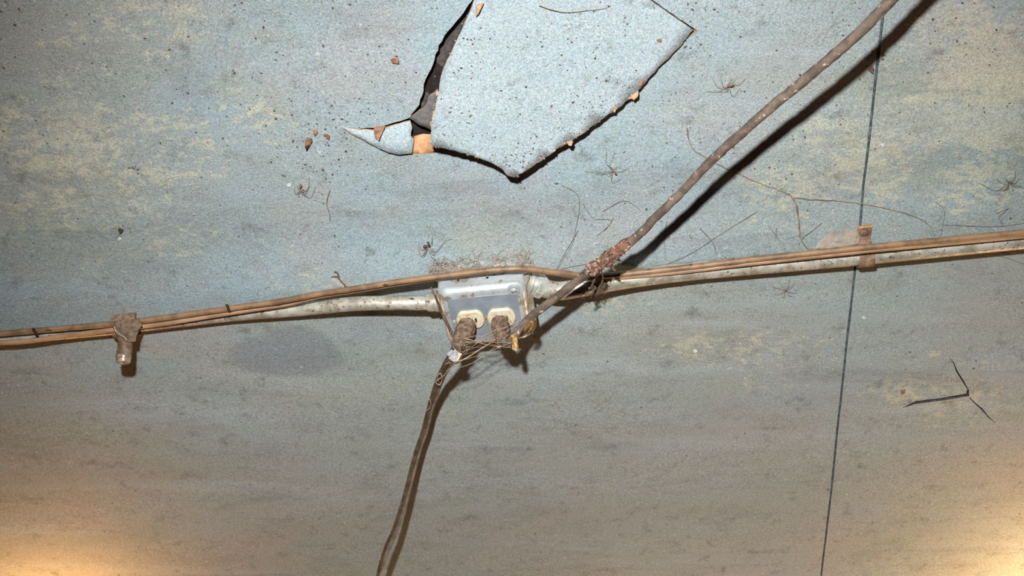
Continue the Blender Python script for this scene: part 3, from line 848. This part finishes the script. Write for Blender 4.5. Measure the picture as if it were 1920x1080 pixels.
# cord to the bottom
lcrd = thing('power_cord', 'twisted twin brown cord hanging from the left socket down to the bottom edge', 'power cord')
pb = bp(.0290, .0480, .0568); pe = at(858, 646, .094)
plug(lcrd, pb, pe, .0106, M_plug, 5)
base = [(857, 650, .096), (850, 666, .092), (840, 682, .084), (828, 704, .070), (817, 734, .055), (806, 768, .045), (797, 805, .043), (785, 840, .045), (774, 880, .050), (764, 920, .057), (752, 960, .066), (740, 995, .074), (727, 1025, .080), (714, 1062, .088), (706, 1090, .093), (690, 1180, .11), (670, 1290, .12)]
offs = [(-3, 2), (-4.5, 3.5), (-4, 4), (-3.5, 3.5), (-3, 3), (-2.6, 3), (-2.5, 3), (-2.6, 3), (-3, 3.2), (-3, 3), (-3, 3), (-3, 3.5), (-3.5, 4), (-2, 2.5), (0, 1), (-3, 3), (-3, 3)]
o = tube('cord', [at(x + a, y, d) for (x, y, d), (a, b) in zip(base, offs)], [.0040, .0038, .0034, .0032, .0030, .0029, .0028, .0027, .0027, .0026, .0025, .0024, .0024, .0022, .0022, .0024, .0024], M_cord_dark, lcrd, 12, .16)
tag(o, 'dark brown left strand')
o = tube('cord', [at(x + b, y + 1, d - .003) for (x, y, d), (a, b) in zip(base, offs)], [.0040, .0038, .0034, .0030, .0028, .0026, .0026, .0025, .0025, .0025, .0024, .0024, .0024, .0023, .0022, .0024, .0024], M_cord_grey, lcrd, 12, .14)
tag(o, 'grey-brown right strand')
# silver tape flags
bm = bmesh.new()
a, b, c, d = at(853, 655, .102), at(866, 664, .100), at(857, 680, .098), at(841, 672, .099)
nn = (b - a).cross(c - a).normalized() * .0008
m1 = (a + b) / 2 - Z * .0015; m2 = (c + d) / 2 - Z * .0015
add_prism(bm, [a, m1, m2, d], nn); add_prism(bm, [m1, b, c, m2], nn)
o = from_bm('tape_flag', bm, M_silver, lcrd); tag(o, 'crumpled silver-white tape flag')
bm = bmesh.new(); a, b, c, d = at(846, 656, .103), at(851, 660, .103), at(842, 669, .101), at(838, 665, .101)
add_prism(bm, [a, b, c, d], nn); o = from_bm('tape_flag', bm, M_silver, lcrd)
bm = bmesh.new(); a, b, c, d = at(858, 666, .096), at(867, 668, .096), at(861, 680, .094), at(855, 677, .094)
add_prism(bm, [a, b, c, d], nn); o = from_bm('tape_flag', bm, M_yellow, lcrd); tag(o, 'yellowed underside of the tape')
settle(lcrd)

# dark tube added for the shadow and rust along the box's left edge
bw_ = thing('rusty_edge_shade', 'thin dark rusty line added for the shaded left edge of the box', 'wire')
tube('wire', px((808, 538, .050), (816, 556, .056), (828, 584, .060), (842, 614, .068), (853, 634, .078)), [.0010, .0012, .0016, .0018, .0014], M_cord_dark, bw_, 8, .3)  # tube for the shaded, rusty box edge, not a real wire
settle(bw_)

# ---------------------------------------------------------------- roots and threads on the ceiling
def threads(name, lists, mat, label, cat, r, kind=None, lift=.0015, group=None, jitter=0):
    bm = bmesh.new()
    for l in lists:
        pts = [surf(q[0], q[1], (q[2] if len(q) > 2 else lift)) for q in l]
        if jitter:
            pts = smooth_path(pts, 4); pts = [p + Vector((random.gauss(0, jitter), random.gauss(0, jitter), 0)) for p in pts]
        sp = smooth_path(pts, 4)
        rr = r * (l[0][3] if len(l[0]) > 3 else 1)
        add_tube(bm, sp, [rr * (1 - .55 * i / len(sp)) for i in range(len(sp))], 5, True)
    o = from_bm(name, bm, mat, None, True); tag(o, label, cat, group, kind)
    return o


threads('dry_root', [[(1287, 236), (1292, 262), (1305, 282), (1330, 296), (1352, 308), (1390, 326), (1430, 345), (1462, 357), (1487, 370)],
                     [(1487, 370, .0016), (1530, 375), (1575, 377), (1628, 384), (1685, 395), (1715, 404), (1740, 418), (1749, 436)],
                     [(1487, 370, .0016), (1496, 392), (1497, 425), (1502, 448), (1512, 460), (1524, 469)],
                     [(1478, 362, .0016), (1490, 378), (1495, 400), (1500, 440), (1508, 456)]], M_root, 'long forked dry rootlet crossing the board joint at upper right', 'root', .00075, jitter=.0003)
threads('fallen_twig', [[(629, 503, .002), (634, 508), (637, 516), (645, 524), (652, 530), (664, 537)], [(637, 513), (629, 512), (622, 514)]], M_speck, 'crooked dark twig just above the brown cable, left of the box', 'twig', .0011, jitter=.0005)
threads('curved_hair', [[(619, 356), (614, 372), (613, 385), (618, 400), (619, 415)]], M_web_dark, 'short curved dark hair right of the small curled brown spider', 'hair', .0006)
threads('curved_hair', [[(1010, 0), (1035, 9), (1062, 13), (1095, 9), (1130, 4), (1142, -2)]], M_web, 'long arched hair near the top edge on the pale broken piece', 'hair', .0005, lift=.010)
threads('curved_hair', [[(1312, 425), (1326, 438), (1337, 452), (1342, 470)]], M_web_dark, 'dark hair hooked down just above the cable right of the tape splice', 'hair', .0006)
threads('cobweb', [[(1052, 345), (1082, 362), (1086, 392), (1080, 425), (1072, 455), (1045, 498)], [(1084, 430), (1062, 465), (1040, 505)], [(1112, 485), (1090, 490), (1068, 494), (1040, 503)],
                   [(1093, 380), (1104, 400), (1118, 412)], [(1118, 410), (1146, 412), (1132, 432)], [(1150, 408), (1140, 422), (1118, 440)], [(1130, 395), (1170, 375), (1200, 392)]], M_web_dark,
        'loose dark cobweb threads above the right conduit connector', 'cobweb', .00034, 'stuff')
threads('cobweb', [[(1755, 378), (1770, 395), (1762, 440)], [(1768, 418), (1820, 420), (1870, 421), (1925, 414)], [(1865, 398), (1890, 388)], [(1838, 345), (1868, 358), (1895, 342)], [(1892, 342), (1925, 356)],
                   [(1880, 420), (1872, 404), (1888, 390)], [(1760, 470, .003), (1830, 473), (1880, 480), (1925, 496)]], M_web_dark,
        'straight dark cobweb strands at the right edge above the conduit', 'cobweb', .00032, 'stuff')
threads('cobweb', [[(1440, 420), (1460, 445), (1473, 468)], [(1455, 423), (1452, 447)], [(1520, 430), (1505, 440), (1495, 455)], [(1540, 415), (1510, 437)], [(1250, 412), (1244, 440), (1247, 480)], [(1330, 447), (1290, 470), (1240, 492), (1170, 510)], [(1420, 395), (1375, 420), (1320, 452)]],
        M_web_dark, 'faint cobweb strands over the cable between tape splice and right clamp', 'cobweb', .00030, 'stuff')
# pale threads hanging around the plugs (free in the air)
bm = bmesh.new(); rnd = random.Random(12)
anch = [(865, 640, .09), (855, 660, .10), (945, 628, .09), (935, 640, .09), (962, 640, .10), (900, 640, .085), (920, 642, .086), (840, 690, .10), (980, 600, .09), (905, 600, .058), (955, 600, .06)]
for i in range(18):
    a = rnd.choice(anch); b = rnd.choice(anch)
    A0 = at(a[0] + rnd.gauss(0, 6), a[1] + rnd.gauss(0, 6), a[2]); B0 = at(b[0] + rnd.gauss(0, 8), b[1] + rnd.gauss(0, 8), b[2])
    mid = (A0 + B0) / 2 + Vector((rnd.gauss(0, .004), rnd.gauss(0, .004), -abs(rnd.gauss(0, .004))))
    add_tube(bm, smooth_path([A0, mid, B0], 6), rnd.choice([.00014, .0002, .00026]), 4, False)
for l, r_ in (([(822, 715, .070), (820, 706, .076), (826, 700, .078), (829, 711, .075), (824, 721, .072), (817, 716, .074), (832, 704, .080), (850, 685, .090), (880, 668, .095), (900, 655, .09), (925, 640, .088), (950, 632, .088)], .0007),
              ([(872, 642, .09), (900, 638, .085), (925, 632, .085), (950, 628, .088)], .0006), ([(932, 651, .09), (952, 644, .09), (962, 636, .092)], .0008), ([(804, 745, .056), (808, 756, .056), (805, 766, .054), (799, 771, .052)], .0005)):
    add_tube(bm, smooth_path(px(*l), 6), r_, 5, True)
o = from_bm('cobweb', bm, M_web, None, True); tag(o, 'pale tangled cobweb strung between the two plugs', 'cobweb', None, 'stuff')
# dusty fluff on the box top
bm = bmesh.new(); rnd = random.Random(21)
for i in range(260):
    u = rnd.uniform(-.006, BW + .012); d = rnd.uniform(.004, .03); e_ = rnd.random()
    p = bp(u, -.004 - rnd.random() * .004, d)
    L = [p]; dd = Vector([rnd.gauss(0, 1) for _ in range(3)]); dd.z *= .3; dd.normalize()
    for k in range(4):
        dd = (dd + Vector([rnd.gauss(0, .6), rnd.gauss(0, .3), rnd.gauss(0, .6)])).normalized(); L.append(L[-1] + dd * .004)
        L[-1].z = min(L[-1].z, H - .003)
    add_tube(bm, L, .0002, 4, False)
o = from_bm('cobweb', bm, M_web, None, True); tag(o, 'matted tan web fluff on the near side of the junction box', 'cobweb', None, 'stuff')
bm = bmesh.new(); rnd = random.Random(22)  # brown threads stand in for the splice's shadow on the conduit
for i in range(170):
    x = rnd.gauss(1116, 11) ; y = 540 - (x - 1120) * .12 + rnd.gauss(0, 6)
    p = at(x, y, .034 + rnd.uniform(0, .007)); L = [p]; dd = Vector([rnd.gauss(0, 1) for _ in range(3)]).normalized()
    for k in range(3):
        dd = (dd + Vector([rnd.gauss(0, .7) for _ in range(3)])).normalized(); L.append(L[-1] + dd * .003)
    add_tube(bm, L, .0003, 4, False)
o = from_bm('cobweb', bm, M_dust, None, True); tag(o, 'brown thread clump filling in the shadow on the conduit under the tape splice', 'cobweb', None, 'stuff')  # this cobweb mostly stands in for the splice's shadow
# veil sheets
def veil(poly, label, d0, d1):
    bm = bmesh.new(); n = len(poly)
    cx = sum(p[0] for p in poly) / n; cy = sum(p[1] for p in poly) / n
    rings = []
    for t in (1, .66, .33):
        rings.append([bm.verts.new(at(cx + (x - cx) * t, cy + (y - cy) * t, (d if len(q) else 0) + .001 * noise.noise(Vector((x * .1, y * .1, t))))) for (x, y, d), q in ((p, p) for p in poly)])
    c = bm.verts.new(at(cx, cy, sum(p[2] for p in poly) / n))
    for a, b in zip(rings, rings[1:]):
        for k in range(n): j = (k + 1) % n; bm.faces.new((a[k], a[j], b[j], b[k]))
    for k in range(n): bm.faces.new((rings[-1][k], rings[-1][(k + 1) % n], c))
    o = from_bm('cobweb_sheet', bm, M_veil, None, True); tag(o, label, 'cobweb'); return o
veil([(1528, 466, .012), (1535, 455, .008), (1548, 443, .005), (1562, 433, .003), (1585, 431, .003), (1608, 432, .003), (1612, 445, .006), (1610, 456, .010), (1585, 462, .014), (1560, 466, .015)], 'triangular dusty web sheet beside the right clamp', 0, 0)
veil([(826, 520, .030), (824, 505, .012), (832, 496, .005), (850, 492, .003), (885, 490, .003), (925, 487, .003), (968, 486, .003), (985, 492, .006), (978, 505, .02), (930, 512, .034), (870, 520, .034)], 'grey-tan web veil over the top of the junction box', 0, 0)


# ---------------------------------------------------------------- spiders
def spider(label, body, legs, mb, ml, lr=.00042, lift=.004, sizes=None):
    """body: list of (x,y,L,W,angle_deg) blobs; legs: pixel polylines"""
    bm = bmesh.new()
    for (x, y, L, Wd, a) in body:
        c = surf(x, y, lift); ax = (surf(x + math.cos(R(a)), y - math.sin(R(a)), lift) - c)
        ellipsoid(bm, c, ax, L * .85, Wd * .85, mi=0)
    for l in legs:
        pts = [surf(x, y, lift + (.002 if 0 < i < len(l) - 1 else 0) if i < len(l) - 1 else .0008) for i, (x, y) in enumerate(l)]
        sp = smooth_path(pts, 3); add_tube(bm, sp, [lr * .72 * (1 - .6 * i / len(sp)) for i in range(len(sp))], 5, True, mi=1)
    o = from_bm('spider', bm, [mb, ml], None, True, 60); tag(o, label, 'spider'); return o


def Zm(ox, oy, s, l): return [(ox + x / s, oy + y / s) for x, y in l]


s = 9.0
spider('long-legged pale spider just below the right edge of the broken piece',
       [(1149.5, 316, .0022, .0011, -20), (1153.5, 320, .0028, .0014, -40)],
       [Zm(1080, 240, s, l) for l in ([(620, 670), (555, 585), (495, 510), (515, 360)], [(620, 665), (555, 560), (580, 500), (650, 400)], [(625, 650), (660, 605), (695, 635)], [(640, 680), (740, 660), (890, 655)],
                                      [(610, 680), (480, 668), (330, 680), (150, 720)], [(610, 690), (500, 690), (410, 705), (335, 770)], [(605, 705), (560, 725), (530, 740), (505, 760)], [(608, 720), (585, 795), (618, 860), (760, 840)])], M_spb, M_spl)
s = 12.0
spider('long-legged brown spider between the broken piece and the big cord, upper right',
       [(1364.5, 157.5, .0024, .0012, 15), (1371, 156.5, .0028, .0015, 25)],
       [Zm(1300, 110, s, l) for l in ([(720, 600), (520, 560), (390, 370)], [(700, 600), (640, 540), (610, 370)], [(770, 560), (775, 500), (860, 445)], [(870, 540), (1000, 500), (1180, 440)],
                                      [(740, 595), (500, 670), (270, 725)], [(750, 600), (680, 670), (570, 735)], [(770, 610), (740, 660), (745, 715)], [(800, 610), (820, 710), (895, 770), (1040, 665)])], M_spb, M_spl)
s = 13.5
spider('dark round-bodied spider above the top left corner of the junction box',
       [(797.5, 458.5, .0030, .0027, 5), (804.5, 456, .0030, .0020, -50), (803, 451.5, .0018, .0012, 60)],
       [Zm(760, 420, s, l) for l in ([(590, 540), (640, 680), (760, 800), (860, 815)], [(620, 560), (680, 600), (830, 570), (1010, 350), (1190, 380)], [(630, 640), (735, 685), (740, 600), (630, 590)],
                                     [(560, 570), (500, 680), (400, 715), (330, 600)], [(540, 565), (400, 550), (320, 430)], [(670, 480), (680, 360), (680, 290)], [(740, 790), (850, 890), (980, 1000)], [(560, 560), (470, 660), (380, 690), (350, 620)])], M_spd, M_spl, .00052)
s = 4.9
spider('small mottled brown spider with curled legs left of the hole',
       [(564.3, 345.5, .0032, .0018, 80)],
       [Zm(500, 200, s, l) for l in ([(325, 745), (360, 790), (410, 800), (450, 740)], [(330, 740), (370, 745), (390, 700), (388, 640)], [(320, 750), (328, 775), (325, 800)], [(310, 745), (285, 770), (262, 760), (258, 735)],
                                     [(318, 750), (300, 775), (275, 772)], [(322, 740), (355, 760), (385, 735)], [(312, 735), (290, 722), (282, 728)], [(325, 752), (345, 785), (375, 790)])], M_chip, M_spl, .0005)
spider('faint grey spider below the conduit, right of the tape splice',
       [(1471, 539, .0022, .0011, 10)],
       [[(1471, 539), (1460, 534), (1448, 536)], [(1471, 539), (1463, 542), (1452, 552)], [(1471, 539), (1480, 532), (1492, 528)], [(1471, 539), (1481, 541), (1494, 548)], [(1471, 539), (1466, 530), (1460, 524)], [(1471, 539), (1476, 529), (1480, 522)], [(1471, 539), (1468, 548), (1464, 556)], [(1471, 539), (1477, 547), (1484, 554)]], M_spl, M_spl, .0004)
spider('thin dark spider at the right edge above the cable',
       [(1891, 340, .0026, .0012, -10)],
       [[(1891, 340), (1882, 350), (1868, 358)], [(1891, 340), (1900, 332), (1906, 322)], [(1891, 340), (1902, 346), (1916, 350)], [(1891, 340), (1884, 333), (1880, 325)], [(1891, 340), (1897, 350), (1899, 360)], [(1891, 340), (1880, 341), (1868, 338)], [(1891, 340), (1901, 339), (1914, 336)], [(1891, 340), (1887, 349), (1882, 359)]], M_spl, M_spl, .00045)


# ---------------------------------------------------------------- chips and flakes
def flake(name, poly, label, mat, cat, lift=.003, on=None, thick=.0018, dark=None):
    bm = bmesh.new()
    pts = [(plane_hit(x, y, *on) - Z * lift * (1 + .4 * (i % 2))) if on else surf(x, y, lift * (1 + .5 * (i % 2))) for i, (x, y) in enumerate(poly)]
    add_prism(bm, pts, Z * thick)
    bmesh.ops.subdivide_edges(bm, edges=bm.edges, cuts=1, use_grid_fill=True)
    for v in bm.verts: v.co += Vector((random.gauss(0, .0002), random.gauss(0, .0002), random.gauss(0, .0003)))
    if dark: add_prism(bm, [surf(x, y, lift + .003) for x, y in dark], Z * .002, 1)
    o = from_bm(name, bm, [mat, M_slot]); tag(o, label, cat); return o


flake('wood_chip', [(574, 258), (585, 255), (586, 262), (578, 273), (572, 272)], 'tan chip left of the small pale wedge, at the foot of a finer crumb', M_chip, 'chip', .004, dark=[(573, 270), (581, 266), (576, 276)])
flake('wood_chip', [(588, 249), (589, 241), (595, 241), (596, 246), (590, 253)], 'tiny orange crumb just above the tan chip, left of the pale wedge', M_chip, 'chip', .003)
flake('wood_chip', [(607, 252), (613, 249), (618, 253), (618, 259), (612, 256)], 'brown curled flake right beside the tip of the pale wedge', M_chip, 'chip', .003)
flake('wood_chip', [(702, 233), (723, 229), (719, 241), (711, 255), (703, 252)], 'tan splinter block hanging on the small pale wedge', M_chip, 'chip', .006, on=SP)
flake('wood_chip', [(733, 112), (738, 107), (747, 108), (748, 116), (743, 118), (736, 115)], 'pinkish-tan flake alone on the board left of the long gap', M_chip, 'chip', .003)
flake('wood_chip', [(892, 10), (899, 0), (907, 1), (900, 14), (893, 26)], 'pale ragged splinter at the top left corner of the broken piece', M_edge, 'chip', .006, on=FP)
flake('wood_chip', [(1231, 73), (1236, 71), (1241, 73), (1238, 77), (1232, 76)], 'small oval orange flake near the right corner of the broken piece', M_chip, 'chip', .002, on=FP)
flake('wood_chip', [(1184, 182), (1181, 175), (1187, 177), (1192, 172), (1197, 170), (1195, 180), (1188, 186)], 'ragged tan shred on the right edge of the broken piece', M_edge, 'chip', .002, on=FP)
flake('wood_chip', [(1197, 154), (1200, 148), (1205, 149), (1204, 155), (1199, 158)], 'rounded tan flake above the ragged shred on the right edge', M_chip, 'chip', .003, on=FP)
flake('wood_chip', [(1149, 205), (1153, 195), (1156, 204), (1152, 209)], 'narrow upright tan sliver on the lower right edge of the broken piece', M_edge, 'chip', .0015, on=FP)
flake('wood_chip', [(1065, 266), (1070, 263), (1074, 265), (1071, 271), (1066, 271)], 'orange-tan lump at the lower edge of the broken piece, right of its tip', M_edge, 'chip', .0015, on=FP)
flake('wood_chip', [(1622, 122), (1632, 119), (1637, 126), (1634, 132), (1627, 129)], 'dark brown crumb just left of the board joint near the top', M_speck, 'chip', .004)
flake('wood_chip', [(288 - 65, 426), (228, 424), (232, 430), (226, 433)], 'dark crumb with pale edge far left, midway above the cable', M_speck, 'chip', .003)
flake('wood_chip', [(1690, 733), (1698, 731), (1696, 737), (1689, 738)], 'rust-coloured fleck above the left end of the angled crack', M_chip, 'chip', .001)

M_white = simple('white_paint_flake', (0.62, 0.64, 0.64), (0.48, 0.50, 0.50), 90)
for (x, y), lb in (((224, 447), 'small white paint flake far left, below the dark crumb'), ((541, 347), 'small white paint flake just left of the curled brown spider'),
                   ((1655, 273), 'tiny white flake right of the board joint, level with the long rootlet'), ((1620, 595), 'tiny white flake right of the joint, a little below the right clamp'),
                   ((1303, 658), 'tiny white flake right of the box, in the cream patch')):
    flake('paint_flake', [(x - 4, y - 1), (x, y - 3.5), (x + 4, y - 1), (x + 3, y + 2), (x - 2, y + 3)], lb, M_white, 'flake', .0012, thick=.001)

# dirt specks: far too many to count
def specks(name, n, samp, place, label, seed, rmin=.0003, rmax=.0011, parent=None):
    rnd = random.Random(seed); bm = bmesh.new()
    for _ in range(n):
        x, y = samp(rnd); p = place(x, y)
        if p is None: continue
        r_ = rmin + (rmax - rmin) * rnd.random() ** 3.0; a = rnd.random() * 6.28; e_ = rnd.uniform(.6, 1.8)
        q = [bm.verts.new(p + Vector((math.cos(a + k * 1.5708) * r_ * (e_ if k % 2 else 1), math.sin(a + k * 1.5708) * r_ * (e_ if k % 2 else 1), 0))) for k in range(4)]
        t = bm.verts.new(p - Z * r_ * .7)
        for k in range(4): bm.faces.new((q[k], q[(k + 1) % 4], t))
    o = from_bm(name, bm, M_speck, parent); o['kind'] = 'stuff'
    if label: tag(o, label, 'dirt')
    return o


HP = HOLE
CL = [(1300, 85, 12), (1295, 120, 14), (540, 330, 9), (222, 428, 9), (590, 275, 22), (1255, 185, 14), (1400, 150, 30), (1645, 100, 10), (1640, 170, 8), (905, 60, 12), (700, 110, 40), (610, 330, 14), (1850, 95, 10), (1500, 280, 30), (1810, 690, 20), (420, 240, 30), (1770, 120, 18), (1450, 330, 25), (1310, 20, 12), (250, 315, 8)]
def samp_c(r):
    if r.random() < .14:
        q = r.choice(CL); return q[0] + r.gauss(0, q[2]), q[1] + r.gauss(0, q[2] * .7)
    k = r.random()
    if k < .55: return r.uniform(-60, 1980), abs(r.gauss(0, 1)) * 300
    if k < .70: return r.gauss(1180, 260), r.gauss(230, 110)
    if k < .80: return r.gauss(590, 60), r.gauss(260, 45)
    return r.uniform(-60, 1980), r.uniform(-30, 1100)
specks('dirt_specks', 2300, samp_c, lambda x, y: None if inside((x, y), HP) else surf(x, y, .0001), 'fine dark dirt specks scattered over the painted ceiling boards', 4, .0003, .0015)
edgepts = [(808, 273), (862, 286), (942, 317), (966, 333), (1000, 312), (1070, 266), (1128, 224), (1180, 185), (1246, 115), (828, 150), (815, 205), (851, 88)]
def samp_f(r):
    if r.random() < .55:
        e_ = r.choice(edgepts); return e_[0] + r.gauss(0, 28), e_[1] - abs(r.gauss(0, 26))
    return r.uniform(830, 1280), r.uniform(0, 320)
FIN = [(966 + (x - 1020) * .97 + 54, 150 + (y - 150) * .97) for x, y in FLAP]
specks('dirt_specks', 1300, samp_f, lambda x, y: plane_hit(x, y, *FP) - Z * .0003 if inside((x, y), FIN) else None, 'fine dark dirt specks crowded along the edges of the pale broken piece', 9, .0003, .0013)
